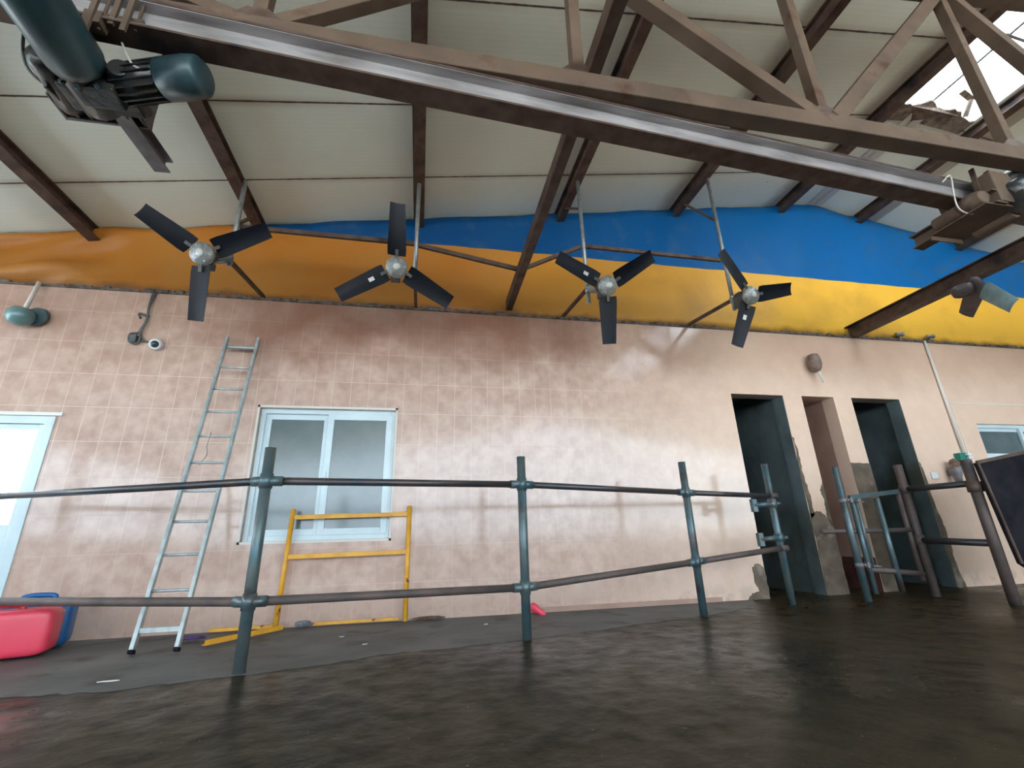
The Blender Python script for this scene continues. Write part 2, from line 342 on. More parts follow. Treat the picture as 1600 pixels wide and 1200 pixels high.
# raised concrete walkway between the fence line and the wall
edge = [(-7.0, 2.2), (-3.2, 2.75), (-1.96, 3.02), (-1.5, 3.00), (-0.94, 3.12), (-0.5, 3.22), (-0.19, 3.37), (0.3, 3.43), (0.76, 3.50), (1.6, 3.74), (2.41, 3.96), (3.0, 4.20), (3.3, 4.45), (3.45, 4.70)]
jag = []
for i in range(len(edge) - 1):
    for k in range(8):
        t = k / 8; x = edge[i][0] * (1 - t) + edge[i + 1][0] * t; y = edge[i][1] * (1 - t) + edge[i + 1][1] * t
        jag.append((x, y + random.uniform(-.022, .022), 0.001))
jag.append((3.45, 4.709, 0.001))
struct('floor_walkway', MB().prism(jag + [(-7, 4.709, 0.001)], (0, 0, 0.0015)), slabm)
struct('ground_outside', fixed(MB().box((-40, 7.25, -0.35), (50, 60, -0.3))), outside)
struct('ground_yard', fixed(MB().box((-40, -60, -0.35), (50, YB - .02, -0.1))), outside)

ops = [(-4.75, -3.24, 0, 1.83), (-1.565, -0.275, 0.712, 1.962), (3.665, 4.39, 0, 2.275), (4.66, 5.13, 0, 2.275), (5.40, 6.155, 0, 2.275), (7.30, 8.9, 1.49, 1.97)]
TOPZ = 3.135; WT = 0.18
mbw = MB(); xs = EX0
for x0, x1, z0, z1 in ops:
    mbw.box((xs, WY, 0), (x0, WY + WT, TOPZ))
    if z0 > 0: mbw.box((x0, WY, 0), (x1, WY + WT, z0))
    mbw.box((x0, WY, z1), (x1, WY + WT, TOPZ)); xs = x1
mbw.box((xs, WY, 0), (EX1, WY + WT, TOPZ))
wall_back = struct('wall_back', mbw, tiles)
# gable above
g = [(EX0, 4.84, TOPZ), (EX1, 4.84, TOPZ), (EX1, 4.84, roofz(EX1)), (RX, 4.84, RZ), (EX0, 4.84, roofz(EX0))]
struct('wall_gable', MB().prism(g, (0, 0.05, 0)), bare)
# ledge with debris along the wall top
led = MB(); x = EX0
led.box((EX0, WY - 0.012, TOPZ - 0.002), (EX1, WY + 0.13, TOPZ + 0.018))
while x < 9:
    l_ = random.uniform(.03, .22)
    led.box((x, WY - random.uniform(.0, .022), TOPZ + .0), (x + l_, WY + .07, TOPZ + random.uniform(.02, .045))); x += l_ * random.uniform(.8, 1.8)
struct('trim_1', led, debris)
# low skirting of render at the foot of the wall, right of the middle
sk = MB(); sk.box((1.05, WY - 0.016, 0.0), (3.1, WY, 0.045)); struct('baseboard_back', sk, niche)
# bare cement where tiles have come off around the doorways
def rough_patch(pts, amp=0.02, sub=6, y=WY - 0.008, th=0.0075, par=wall_back, m_=None):
    out = []
    for i in range(len(pts)):
        a, b = pts[i], pts[(i + 1) % len(pts)]
        for k in range(sub):
            t = k / sub; q = 0 if k == 0 else 1
            out.append((a[0] * (1 - t) + b[0] * t + q * random.uniform(-amp, amp), y, a[1] * (1 - t) + b[1] * t + q * random.uniform(-amp, amp)))
    return struct('bare_patch', MB().prism(out, (0, th, 0)), m_ or bare, par)
rough_patch([(4.392, 1.75), (4.425, 1.60), (4.41, 1.35), (4.44, 1.1), (4.45, 0.85), (4.392, 0.8)], .012)
rough_patch([(4.392, 0.86), (4.52, 0.88), (4.60, 0.80), (4.66, 0.74), (4.66, 0.0), (4.392, 0.0)], .015)
rough_patch([(4.60, 1.12), (4.658, 1.22), (4.658, 0.75), (4.64, 0.70), (4.61, 0.85), (4.63, 1.0)], .008)
rough_patch([(5.132, 1.44), (5.398, 1.43), (5.398, 0.0), (5.132, 0.0)], .006)
rough_patch([(6.157, 1.45), (6.18, 1.3), (6.19, 0.9), (6.23, 0.6), (6.22, 0.3), (6.27, 0.0), (6.157, 0.0)], .012)
rough_patch([(3.52, 0.32), (3.60, 0.35), (3.663, 0.31), (3.663, 0.0), (3.40, 0.0), (3.46, 0.06), (3.56, 0.08), (3.52, 0.18)], .01)
# rooms behind the three openings
for nm_, x_ in (('trim_6', 4.386), ('trim_7', 6.151)):
    struct(nm_, MB().box((x_, WY + .006, 0), (x_ + .004, WY + WT, 2.275)), roomdark)
struct('wall_inner_left', MB().box((2.6, WY + WT, 0), (2.7, 7.2, 2.6)), roomdark)
struct('wall_inner_1', MB().box((4.43, WY + WT, 0), (4.62, 7.2, 2.6)), roomdark)
nm = MB(); nm.box((5.135, WY + WT, 0), (5.33, 7.2, 2.6)); struct('wall_inner_2', nm, roomdark)
nm = MB()
nm.box((4.622, WY + WT, 0), (4.655, 5.75, 2.28)); nm.box((5.131, WY + .012, 0.36), (5.1345, 5.75, 2.273)); nm.box((4.655, 5.72, 0), (5.131, 5.75, 2.28)); nm.box((4.655, WY + WT, 2.277), (5.131, 5.75, 2.31))
struct('wall_niche', nm, niche)
struct('wall_niche_foot', MB().box((5.122, WY + .01, 0), (5.1345, 5.72, 0.36)), brick)
struct('wall_inner_3', MB().box((6.30, WY + WT, 0), (6.4, 7.2, 2.6)), roomdark)
struct('wall_inner_back', MB().box((2.6, 7.1, 0), (6.4, 7.2, 2.6)), roomdark)
struct('ceiling_inner', MB().box((2.6, WY + WT, 2.45), (6.4, 7.2, 2.55)), roomdark)
# room behind the window
rb = MB(); rb.box((-2.2, 5.9, 0), (0.6, 6.0, 2.6)); rb.box((-2.2, WY + WT, 0), (-2.1, 5.9, 2.6)); rb.box((0.5, WY + WT, 0), (0.6, 5.9, 2.6)); rb.box((-2.2, WY + WT, 2.5), (0.6, 5.9, 2.6))
struct('wall_inner_window', rb, roomdark)
rb = MB(); rb.box((7.0, 5.9, 0), (9.3, 6.0, 2.6)); rb.box((7.0, WY + WT, 0), (7.1, 5.9, 2.6)); rb.box((9.2, WY + WT, 0), (9.3, 5.9, 2.6)); rb.box((7.0, WY + WT, 2.5), (9.3, 5.9, 2.6))
struct('wall_inner_right', rb, roomdark)

# roof: left slope, right slope, with the daylight opening across the ridge
SX0, SX1, SY0, SY1 = 5.27, 6.42, -3.0, 3.12
def roof_slab(mb, x0, x1, y0, y1, th=0.06):
    a, b = (x0, y0, roofz(x0)), (x1, y0, roofz(x1))
    mb.add([a, b, (x1, y1, roofz(x1)), (x0, y1, roofz(x0)), (x0, y0, roofz(x0) + th), (x1, y0, roofz(x1) + th), (x1, y1, roofz(x1) + th), (x0, y1, roofz(x0) + th)],
           [(0, 3, 2, 1), (4, 5, 6, 7), (0, 1, 5, 4), (1, 2, 6, 5), (2, 3, 7, 6), (3, 0, 4, 7)])
a = MB(); roof_slab(a, EX0 - .5, SX0, YB, 4.95); roof_slab(a, SX0, RX, SY1, 4.95); roof_slab(a, SX0, RX, YB, SY0)
struct('ceiling_left', a, roofm)
a = MB(); roof_slab(a, SX1, EX1 + .5, YB, 4.95); roof_slab(a, RX, SX1, SY1, 4.95); roof_slab(a, RX, SX1, YB, SY0)
struct('ceiling_right', a, roofm)
# ridge flashing
a = MB()
for s in (-1, 1):
    a.bar((RX + s * .07, SY1 + .02, roofz(RX + s * .07) - .012), (RX + s * .07, 4.8, roofz(RX + s * .07) - .012), 0.10, 0.008, (s * math.sin(AL), 0, math.cos(AL)))
struct('trim_2', a, conduit)
# back (behind the camera) and side walls
bw = MB(); bw.box((EX0, YB, 0), (EX1, YB + .15, 0.9))
struct('wall_front', bw, bare)
lw = MB(); lw.box((EX0 - .15, YB, 0), (EX0, 4.9, 1.0)); lw.box((EX0 - .15, YB, 2.7), (EX0, 4.9, roofz(EX0)))
for y in (-8.9, -5.5, -2, 1.5, 4.7): lw.box((EX0 - .15, y, 1.0), (EX0, y + .25, 2.7))
struct('wall_left', lw, bare)
rw = MB(); rw.box((EX1, YB, 0), (EX1 + .15, 4.9, roofz(EX1))); struct('wall_right', rw, bare)

# ------------------------------------------------------------------ windows and the glazed door
def frame_rect(mb, x0, x1, z0, z1, y0, y1, w):
    mb.box((x0, y0, z0), (x0 + w, y1, z1)); mb.box((x1 - w, y0, z0), (x1, y1, z1)); mb.box((x0 + w, y0, z0), (x1 - w, y1, z0 + w)); mb.box((x0 + w, y0, z1 - w), (x1 - w, y1, z1)); return mb
f = MB(); frame_rect(f, -1.563, -0.277, 0.714, 1.96, WY + .045, WY + .115, 0.045)
win = struct('window_1', f, upvc, bevel=.004)
s1 = MB(); frame_rect(s1, -1.525, -0.915, 0.755, 1.92, WY + .075, WY + .105, 0.06); struct('sash', s1, upvc, win, bevel=.003)
s2 = MB(); frame_rect(s2, -0.935, -0.305, 0.755, 1.92, WY + .042, WY + .072, 0.06); struct('sash', s2, upvc, win, bevel=.003)
struct('pane', MB().box((-1.466, WY + .088, 0.81), (-0.974, WY + .094, 1.865)), glass, win)
struct('pane', MB().box((-0.876, WY + .054, 0.81), (-0.364, WY + .060, 1.865)), glass, win)
struct('latch', MB().box((-0.915, WY + .030, 1.24), (-0.90, WY + .043, 1.34)), white, win, bevel=.003)
tr = MB(); t = .014
tr.box((-1.585, WY - .006, .69), (-1.565, WY + .002, 1.985)); tr.box((-.275, WY - .006, .69), (-.255, WY + .002, 1.985)); tr.box((-1.585, WY - .006, 1.963), (-.255, WY + .002, 1.985)); tr.box((-1.585, WY - .006, .69), (-.255, WY + .002, .711))
struct('trim_3', tr, conduit)
f = MB(); frame_rect(f, 7.302, 8.898, 1.492, 1.968, WY + .03, WY + .10, 0.045)
win = struct('window_2', f, upvc, bevel=.004)
s1 = MB(); frame_rect(s1, 7.34, 8.12, 1.53, 1.93, WY + .06, WY + .09, .05); struct('sash', s1, upvc, win)
s1 = MB(); frame_rect(s1, 8.06, 8.86, 1.53, 1.93, WY + .028, WY + .058, .05); struct('sash', s1, upvc, win)
struct('pane', MB().box((7.39, WY + .070, 1.58), (8.07, WY + .076, 1.88)), glass, win)
struct('pane', MB().box((8.11, WY + .040, 1.58), (8.81, WY + .046, 1.88)), glass, win)
tr = MB(); tr.box((6.98, WY - .004, 2.245), (9.2, WY + .002, 2.26)); tr.box((6.98, WY - .004, 1.2), (6.992, WY + .002, 2.26)); struct('trim_4', tr, conduit)
d = MB()
d.box((-4.75, WY - .01, 1.765), (-3.24, WY + .07, 1.83)); d.box((-3.315, WY - .01, 0), (-3.24, WY + .07, 1.765)); d.box((-4.75, WY - .01, 0), (-4.68, WY + .07, 1.765))
door = struct('door_1', d, upvc, bevel=.004)
d = MB(); frame_rect(d, -4.68, -3.315, 0.03, 1.762, WY + .02, WY + .06, .05); d.box((-4.63, WY + .02, .80), (-3.365, WY + .06, .90)); d.box((-3.78, WY + .02, .9), (-3.68, WY + .06, 1.71))
struct('door_leaf', d, upvc, door, bevel=.003)
struct('door_panel', MB().box((-4.63, WY + .03, .08), (-3.365, WY + .05, .80)), upvc, door)
struct('pane', MB().box((-4.63, WY + .036, .90), (-3.365, WY + .042, 1.712)), pane_m, door)
struct('trim_5', MB().box((-4.78, WY - .02, 1.835), (-3.19, WY, 1.865)), white)

# ------------------------------------------------------------------ banner over the gable
def banner():
    mb = MB(); nx, nz = 150, 14; vs = []; fs = []
    x0, x1 = -6.9, 12.0
    for i in range(nx + 1):
        x = x0 + (x1 - x0) * i / nx
        top = roofz(x) - 0.012 + 0.012 * math.sin(x * 5.1) - (0.05 * max(0, 1 - abs(x - 6.35) / .35))
        for j in range(nz + 1):
            t = j / nz; z = TOPZ + .012 + (top - TOPZ - .012) * t
            fold = 0.014 * math.sin(x * 2.3 + 3 * t) * (1 - t * .5) + 0.008 * math.sin(x * 7.7 - 2 * t)
            if x < -2.9:
                k = min(1, (-2.9 - x) / .5); fold += k * (0.055 * math.sin(8 * t + 1.9 * x) + 0.03 * math.sin(15 * t - 4.1 * x) + .02 * math.sin(7 * x + 5 * t))
            vs.append((x, 4.765 - abs(fold) if x > -2.9 else min(4.825, 4.765 - fold * .9), z))
    for i in range(nx):
        for j in range(nz):
            a = i * (nz + 1) + j; fs.append((a, a + nz + 1, a + nz + 2, a + 1))
    mb.add(vs, fs, True); o = obj('banner', fixed(mb), bannerm)
    s = o.modifiers.new('cloth thickness', 'SOLIDIFY'); s.thickness = 0.003
    return tag(o, 'blue over yellow tarpaulin stretched across the whole gable above the tiled wall', 'banner')
banner()

# ------------------------------------------------------------------ purlins, truss, beams
PX = [(-5.15, ''), (-3.42, 'at far left, ending over the wrinkled orange cloth'), (-1.86, 'above the leftmost fan pipe'), (-0.13, 'running straight back to the second fan pipe from the left'),
      (1.66, 'just right of the long horizontal tie beam'), (3.35, 'above the fourth fan pipe, counted from the left'), (5.12, 'along the left side of the bright roof opening'), (6.50, 'along the right side of the bright roof opening'), (8.30, 'ending over the blue cloth behind the right hoist'), (10.1, '')]
for x, desc in PX:
    z = roofz(x) - 0.072; s = 1 if x < RX else -1; up = (-math.sin(AL) * s, 0, math.cos(AL))
    o = obj('roof_purlin', MB().ibeam((x, -2.5, z), (x, 4.76, z), 0.105, 0.14, 0.014, up), rust)
    tag(o, 'rusty brown steel roof purlin ' + (desc or ('beyond the left edge of the photo' if x < 0 else 'beyond the right edge of the photo')), 'purlin', 'roof purlins')

CY = 1.845; CZ0, CZ1 = 3.08, 3.20
tru = thing('roof_truss', 'dusty brown welded roof truss crossing the top of the photo above the grey rail', 'truss', (0.8, CY, CZ0))
obj('bottom_chord', MB().bar((-6.8, CY, 3.14), (11, CY, 3.14), 0.11, 0.12), dusty, tru, bevel=.006)
def tch(x): return roofz(x) - 0.21
obj('top_chord', MB().bar((-6.8, CY, tch(-6.8)), (RX, CY, tch(RX)), 0.10, 0.10), dusty, tru)
obj('top_chord', MB().bar((RX, CY, tch(RX)), (11.5, CY, tch(11.5)), 0.10, 0.10), dusty, tru)
Bn = {0: -0.90, 1: 0.82, 2: 2.50, 3: 4.08, 4: 5.75}
for k, x in Bn.items():
    if k in (0, 1, 2, 3, 4): obj('web_post', MB().bar((x, CY, 3.19), (x + .02, CY, tch(x) - .04), 0.07, 0.07, (0, 1, 0)), dusty, tru, bevel=.004)
for a_, b_2, wd in ((-0.84, 0.74, .075), (2.43, 0.90, .095), (2.58, 4.10, .105), (5.65, 4.18, .09), (-0.98, -2.6, .075), (5.85, 7.4, .09)):
    obj('web_diagonal', MB().bar((a_, CY, 3.20), (b_2, CY, tch(b_2) - .03), wd, wd, (0, 1, 0)), dusty, tru, bevel=.004)
for x in (-0.90, 0.83, 2.50, 4.08):
    gp = MB(); gp.prism([(x - .13, CY - .045, 3.198), (x + .13, CY - .045, 3.198), (x + .05, CY - .045, 3.27), (x - .05, CY - .045, 3.27)], (0, .008, 0)); obj('gusset', gp, rust, tru)

def steel(name, label, cat, mb, m_=rust, group=None, **k): return tag(obj(name, mb, m_, **k), label, cat, group)
steel('tie_beam', 'long brown steel beam running from the wall top toward the camera, left of the third fan', 'beam', MB().bar((0.945, 4.705, 3.265), (0.86, -2.0, 3.265), 0.075, 0.12), rust, bevel=.004)
steel('hoist_beam', 'heavy rusty I-beam at right running from the wall top over the dusty fan', 'beam', MB().ibeam((5.72, 4.762, 3.225), (5.72, -2.0, 3.225), 0.12, 0.17, .012), rust)
rail0, rail1 = V((-4.2, 1.60, 2.985)), V((9.5, 2.43, 2.985))
cv = steel('conveyor_rail', 'long grey worn I-beam rail running under the truss between the two hoists', 'rail', MB().ibeam(rail0, rail1, 0.115, 0.168, .014), railm)
fl = obj('lower_flange', MB().bar(rail0 + V((0, 0, -.083)), rail1 + V((0, 0, -.083)), .122, .014), rust, cv); fl['label'] = 'lower flange with its shade painted dark'  # both flange overlays coloured dark to paint in underside shade
fl = obj('upper_flange', MB().bar(rail0 + V((0, 0, .083)), rail1 + V((0, 0, .083)), .122, .016), rust, cv); fl['label'] = 'upper flange with its shade painted dark'

# fan hanger pipes, bars and struts
P4 = [(-1.79, 4.03, 'leftmost'), (-0.125, 4.03, 'second from left'), (1.665, 4.03, 'third from left'), (3.39, 4.03, 'fourth from left')]
BOT = [3.10, 3.02, 2.98, 3.03]
FN = ['leftmost', 'second', 'third', 'fourth']
for (x, y, s), zb in zip(P4, BOT):
    steel('hanger_pipe', 'thin galvanised vertical pipe hanging from the roof and carrying the %s black fan' % {'leftmost': 'leftmost', 'second from left': 'second', 'third from left': 'third', 'fourth from left': 'fourth'}[s], 'pipe',
          MB().tube((x, y, zb), (x, y, roofz(x) - .07), 0.021), galv, 'fan hanger pipes')
steel('support_bar', 'dark flat bar between the first and second fan pipes', 'bar', MB().bar((-1.77, 4.06, 3.555), (-0.145, 4.06, 3.545), 0.03, 0.045), rust)
steel('support_bar', 'brown bar sloping down from the second fan pipe to the tie beam', 'bar', MB().bar((-0.10, 4.06, 3.53), (0.93, 4.06, 3.345), 0.03, 0.045), rust)
steel('support_bar', 'brown bar sloping up from the tie beam to the third fan pipe', 'bar', MB().bar((0.96, 4.06, 3.345), (1.64, 4.06, 3.70), 0.03, 0.04), rust)
steel('support_bar', 'long brown bar joining the third and fourth fan pipes across the blue cloth', 'bar', MB().bar((1.69, 4.06, 3.71), (3.37, 4.06, 3.70), 0.03, 0.04), rust)
for (x, y, s), xe, n_ in zip(P4, (-1.70, -0.12, 1.60, 3.25), FN):
    steel('wall_strut', 'rusty strut from the foot of the %s fan pipe back to the wall top' % n_, 'strut', MB().bar((x, 4.055, 3.165), (xe, 4.715, 3.175), 0.032, 0.032), rust, 'struts behind the fans')
for (x0, z0, x1, z1, n_) in ((-1.86, 4.03, -1.79, 3.60, 'leftmost'), (1.66, 4.60, 1.665, 4.22, 'third'), (3.35, 4.90, 3.39, 4.28, 'fourth')):
    steel('short_brace', 'short dark brace between a purlin and the %s fan pipe' % n_, 'brace', MB().bar((x0, 4.52, z0), (x1, 4.068, z1), 0.026, 0.026), rust)
for i, (x, y, s) in enumerate(P4[1:3]):
    pass

# ------------------------------------------------------------------ fans
def fan(hub, a, b, ph, label, pipe, zb, stick=None, L=0.585, mats=(navy, navy, navy), dusty_=False, blades=(0, 1, 2), pitch=17, group='black three-blade fans in a row'):
    hub = V(hub); n = V((math.sin(a) * math.cos(b), -math.cos(a) * math.cos(b), -math.sin(b)))
    e1 = V((0, 0, 1)).cross(n).normalized(); e2 = n.cross(e1)
    t = thing('wall_fan', label, 'fan', hub, group)
    hm = dustblade if dusty_ else cast
    h = MB(); h.lathe([(0.02, .045), (.045, .042), (.060, .032), (.092, .026), (.100, .012), (.100, -.012), (.086, -.03), (.05, -.035)], hub, n, 32)
    for k in range(6):
        q = ph + math.pi / 6 + k * math.pi / 3; c_ = hub + (e1 * math.cos(q) + e2 * math.sin(q)) * .075
        h.tube(c_ + n * .02, c_ + n * .034, .008, 8)
    ho = obj('hub', h, hm, t)
    obj('hub_cap', MB().lathe([(.034, .040), (.032, .052), (.022, .056), (.004, .057)], hub, n, 20), castb if not dusty_ else dustblade, ho)
    for k in blades:
        q = ph + k * 2 * math.pi / 3; d_ = e1 * math.cos(q) + e2 * math.sin(q); s_ = n.cross(d_)
        mb = MB(); rings = []
        for i in range(9):
            u_ = i / 8; r_ = 0.108 + (L - 0.108) * u_; wd = 0.184 - 0.046 * u_; tw = math.radians(pitch - 7 * u_)
            sd = s_ * math.cos(tw) + n * math.sin(tw); nn = n * math.cos(tw) - s_ * math.sin(tw)
            if i == 0: wd *= .93
            c_ = hub + d_ * r_; row = []
            for j in range(5):
                v_ = (j / 4 - .5); row.append(c_ + sd * wd * v_ - nn * (0.012 * (1 - 4 * v_ * v_)))
            rings.append((row, nn))
        vs = []
        for row, nn in rings: vs += [p + nn * .002 for p in row] + [p - nn * .002 for p in row]
        fs = []
        for i in range(8):
            o0, o1 = i * 10, (i + 1) * 10
            for j in range(4):
                fs.append((o0 + j, o0 + j + 1, o1 + j + 1, o1 + j)); fs.append((o0 + 5 + j, o1 + 5 + j, o1 + 6 + j, o0 + 6 + j))
            fs.append((o0, o1, o1 + 5, o0 + 5)); fs.append((o0 + 4, o0 + 9, o1 + 9, o1 + 4))
        fs.append((0, 5, 6, 7, 8, 9, 4, 3, 2, 1)); e_ = 80; fs.append((e_, e_ + 1, e_ + 2, e_ + 3, e_ + 4, e_ + 9, e_ + 8, e_ + 7, e_ + 6, e_ + 5))
        mb.add(vs, fs, True); bo = obj('blade', mb, mats[k], t)
        mo = bo.modifiers.new('crease', 'EDGE_SPLIT'); mo.split_angle = math.radians(40)
        obj('blade_arm', MB().bar(hub + d_ * .08 + n * .016, hub + d_ * .16 + n * .010, 0.030, 0.012, n), motorm if not dusty_ else hm, bo, bevel=.003)
        if stick == k:
            tw = math.radians(15); sd = s_ * math.cos(tw) + n * math.sin(tw); nn = n * math.cos(tw) - s_ * math.sin(tw)
            c_ = hub + d_ * .255 - nn * .004; w2, h2 = .026, .018
            sb = MB(); sb.add([c_ + d_ * x + sd * y + nn * z for z in (.0, .006) for x, y in ((-w2, -h2), (w2, -h2), (w2, h2), (-w2, h2))], [(0, 1, 2, 3), (4, 5, 6, 7), (0, 1, 5, 4), (1, 2, 6, 5), (2, 3, 7, 6), (3, 0, 4, 7)])
            obj('sticker', sb, sticker, bo)['label'] = 'small white sticker'
    back = hub - n * .03; mend = hub - n * .20
    mo = MB(); mo.lathe([(.045, 0), (.062, -.012), (.066, -.05), (.066, -.14), (.055, -.165), (.03, -.175)], back, n, 24)
    for k in range(10):
        q = k * math.pi / 5; c_ = (e1 * math.cos(q) + e2 * math.sin(q)) * .068; mo.bar(back + c_ - n * .05, back + c_ - n * .135, .006, .012, n.cross(c_))
    obj('motor', mo, motorm if not dusty_ else dustblade, t)
    if pipe:
        px_, py_ = pipe; zc = mend.z + .01; cp = V((px_, py_, zc))
        br = MB(); br.bar(back - n * .10 + V((0, 0, -.05)), cp + V((0, -.02, -.02)), .05, .03); br.tube(cp - V((0, 0, .035)), cp + V((0, 0, .035)), .030, 14)
        br.box((cp.x - .04, cp.y - .035, zc + .0), (cp.x + .04, cp.y - .02, zc + .03)); obj('pipe_clamp', br, galv, t)
        bx = MB(); c_ = back - n * .11 + V((0, 0, -.085)); bx.box((c_.x - .045, c_.y - .05, c_.z - .03), (c_.x + .045, c_.y + .05, c_.z + .03)); obj('terminal_box', bx, motorm, t, bevel=.006)
    return t
fan((-1.925, 3.83, 3.083), -0.01, .377, 6.726 - 4 * math.pi / 3, 'leftmost black three-blade fan, above the ladder, one blade pointing to the upper left', (-1.79, 4.03), 3.0)
fan((-0.288, 3.80, 3.085), .10, .39, 1.621, 'black fan with one blade pointing straight up, above the window, second from left', (-0.125, 4.03), 3.0, stick=1)
fan((1.775, 3.78, 3.055), .01, .392, 0.629, 'black fan with white sticker on its upper left blade, third from left', (1.665, 4.03), 3.0, stick=1)
fan((3.43, 3.80, 3.09), .12, .30, 2.355, 'rightmost of the four black fans, one blade pointing right, pale speckled hub', (3.39, 4.03), 3.0, stick=1)
fan((5.64, 3.20, 3.04), 0.85, -.15, 1.908, 'dusty brown and teal fan hanging from the heavy beam at far right', None, 0, L=0.56, mats=(dustblade, tealblade, dustblade), dusty_=True, blades=(1, 2), pitch=-26, group='old fan')

# ------------------------------------------------------------------ pipe fence in front of the wall
fen = thing('pipe_fence', 'long blue-grey steel pipe fence with two rails across the middle of the photo', 'fence', (0.76, 3.51, 0))
FP = [(-3.30, 4.22, 1.07, .365, 1.27), (-0.95, 3.16, 1.052, .362, 1.262), (0.765, 3.51, 1.062, .335, 1.275), (2.415, 3.96, 1.032, .433, 1.314), (3.55, 4.26, 1.018, .51, 1.345)]
for i, (x, y, zt, zl, top) in enumerate(FP):
    mb = MB(); mb.tube((x, y, 0), (x, y, top), 0.033 if i != 4 else .032, 20);
    obj('post', mb, bluepipe, fen)
    if 0 < i < 4:
        for z_, k in ((zt, 2), (zl, 3)):
            c_ = MB(); ax0 = (V((FP[i - 1][0], FP[i - 1][1], FP[i - 1][k])) - V((x, y, z_))).normalized(); ax1 = (V((FP[i + 1][0], FP[i + 1][1], FP[i + 1][k])) - V((x, y, z_))).normalized(); p = V((x, y, z_))
            c_.tube(p, p + ax0 * .095, .031); c_.tube(p, p + ax1 * .095, .031); c_.tube(p - V((0, 0, .045)), p + V((0, 0, .045)), .039, 20)
            obj('pipe_coupler', c_, bluepipe, fen)
for i in range(len(FP) - 1):
    a_, b_2 = FP[i], FP[i + 1]
    obj('rail', MB().tube((a_[0], a_[1], a_[2]), (b_2[0], b_2[1], b_2[2]), .0245), topsteel, fen)['label'] = 'dark blue top rail'
    obj('rail', MB().tube((a_[0], a_[1], a_[3]), (b_2[0], b_2[1], b_2[3]), .026), brownpipe, fen)['label'] = 'brown lower rail'
x, y = 3.55, 4.26
for z_ in (.94, .61):
    c_ = MB(); c_.tube((x - .005, y - .01, z_), (x - .21, y + .02, z_ - .012), .024); c_.bar((x - .20, y + .02, z_ - .075), (x - .20, y + .02, z_ + .05), .045, .05, (1, 0, 0)); c_.tube((x, y, z_ - .04), (x, y, z_ + .04), .042); c_.tube((x + .02, y - .045, z_), (x + .065, y - .03, z_), .016, 10)
    obj('hinge_arm', c_, bluepipe, fen)
for z_ in (1.018, .51):
    obj('rail_end', MB().tube((x - .03, y - .02, z_), (x + .055, y - .015, z_), .030), brownpipe, fen)

# gate and railing in front of the doorways
rl = thing('pipe_railing', 'brown steel pipe railing with two thick posts left of the black board', 'railing', (5.18, 4.2, 0))
mb = MB(); mb.tube((5.18, 4.20, 0), (5.18, 4.20, 1.33), .040); obj('post', mb, brownpipe, rl)
mb = MB(); mb.tube((5.16, 3.52, 0), (5.16, 3.52, 1.27), .045); obj('post', mb, brownpipe, rl)
obj('rail', MB().tube((5.185, 4.26, 1.065), (5.16, 3.52, 1.05), .030), topsteel, rl); obj('rail', MB().tube((5.185, 4.26, .545), (5.16, 3.52, .51), .032), topsteel, rl)
for z_ in (1.065, .545): obj('coupler', MB().tube((5.18, 4.20, z_ - .045), (5.18, 4.20, z_ + .045), .049), brownpipe, rl)
obj('coupler', MB().tube((5.16, 3.52, .97), (5.16, 3.52, 1.06), .062), rust, rl)
obj('foot_brace', MB().bar((5.30, 3.60, 0.17), (5.28, 3.62, .40), .05, .03), bluepipe, rl)
gt = thing('pipe_gate', 'small pipe gate with three rails hung on a blue-grey post between the doorways', 'gate', (4.31, 4.16, 0))
mb = MB(); mb.tube((4.31, 4.16, 0), (4.31, 4.16, 1.30), .033); obj('gate_post', mb, bluepipe, gt)
g2 = MB(); g2.tube((4.43, 4.17, .06), (4.43, 4.17, 1.0), .026); g2.tube((4.50, 4.19, .30), (4.50, 4.19, .97), .020); obj('stile', g2, bluepipe, gt)
obj('stile', MB().tube((4.76, 4.18, .07), (4.76, 4.18, .97), .027), bluepipe, gt)
obj('stile', MB().tube((5.10, 4.22, .15), (5.10, 4.22, 1.04), .024), brownpipe, gt)
obj('gate_rail', MB().bar((4.41, 4.17, .985), (5.09, 4.21, 1.045), .04, .045), bluepipe, gt)
obj('gate_rail', MB().tube((4.00, 4.20, .655), (5.12, 4.21, .645), .023), brownpipe, gt)
obj('gate_rail', MB().tube((4.43, 4.17, .285), (5.11, 4.21, .215), .026), brownpipe, gt)
for z_ in (.955, .33):
    hn = MB(); hn.tube((4.33, 4.13, z_), (4.43, 4.14, z_), .012, 8); hn.tube((4.31, 4.16, z_ - .02), (4.31, 4.16, z_ + .02), .037); hn.box((4.36, 4.11, z_ - .025), (4.385, 4.15, z_ + .025)); hn.tube((4.44, 4.13, z_ - .01), (4.52, 4.12, z_ - .02), .007, 8)
    obj('hinge', hn, greym, gt)
bd = thing('rubber_board', 'large black rubber-faced board at the right edge leaning on the railing', 'board', (5.5, 3.45, .3))
mb = MB(); mb.prism([(5.115, 3.41, 1.225), (6.6, 3.41, 1.46), (6.6, 3.41, .29), (5.28, 3.41, .295), (5.21, 3.41, .34)], (0, .03, 0)); obj('panel', mb, black, bd, bevel=.006)
mb = MB(); mb.bar((5.11, 3.40, 1.228), (6.6, 3.40, 1.465), .02, .03); mb.bar((5.122, 3.40, 1.22), (5.212, 3.40, .34), .02, .012, (0, 1, 0)); obj('edge_strip', mb, rust, bd)

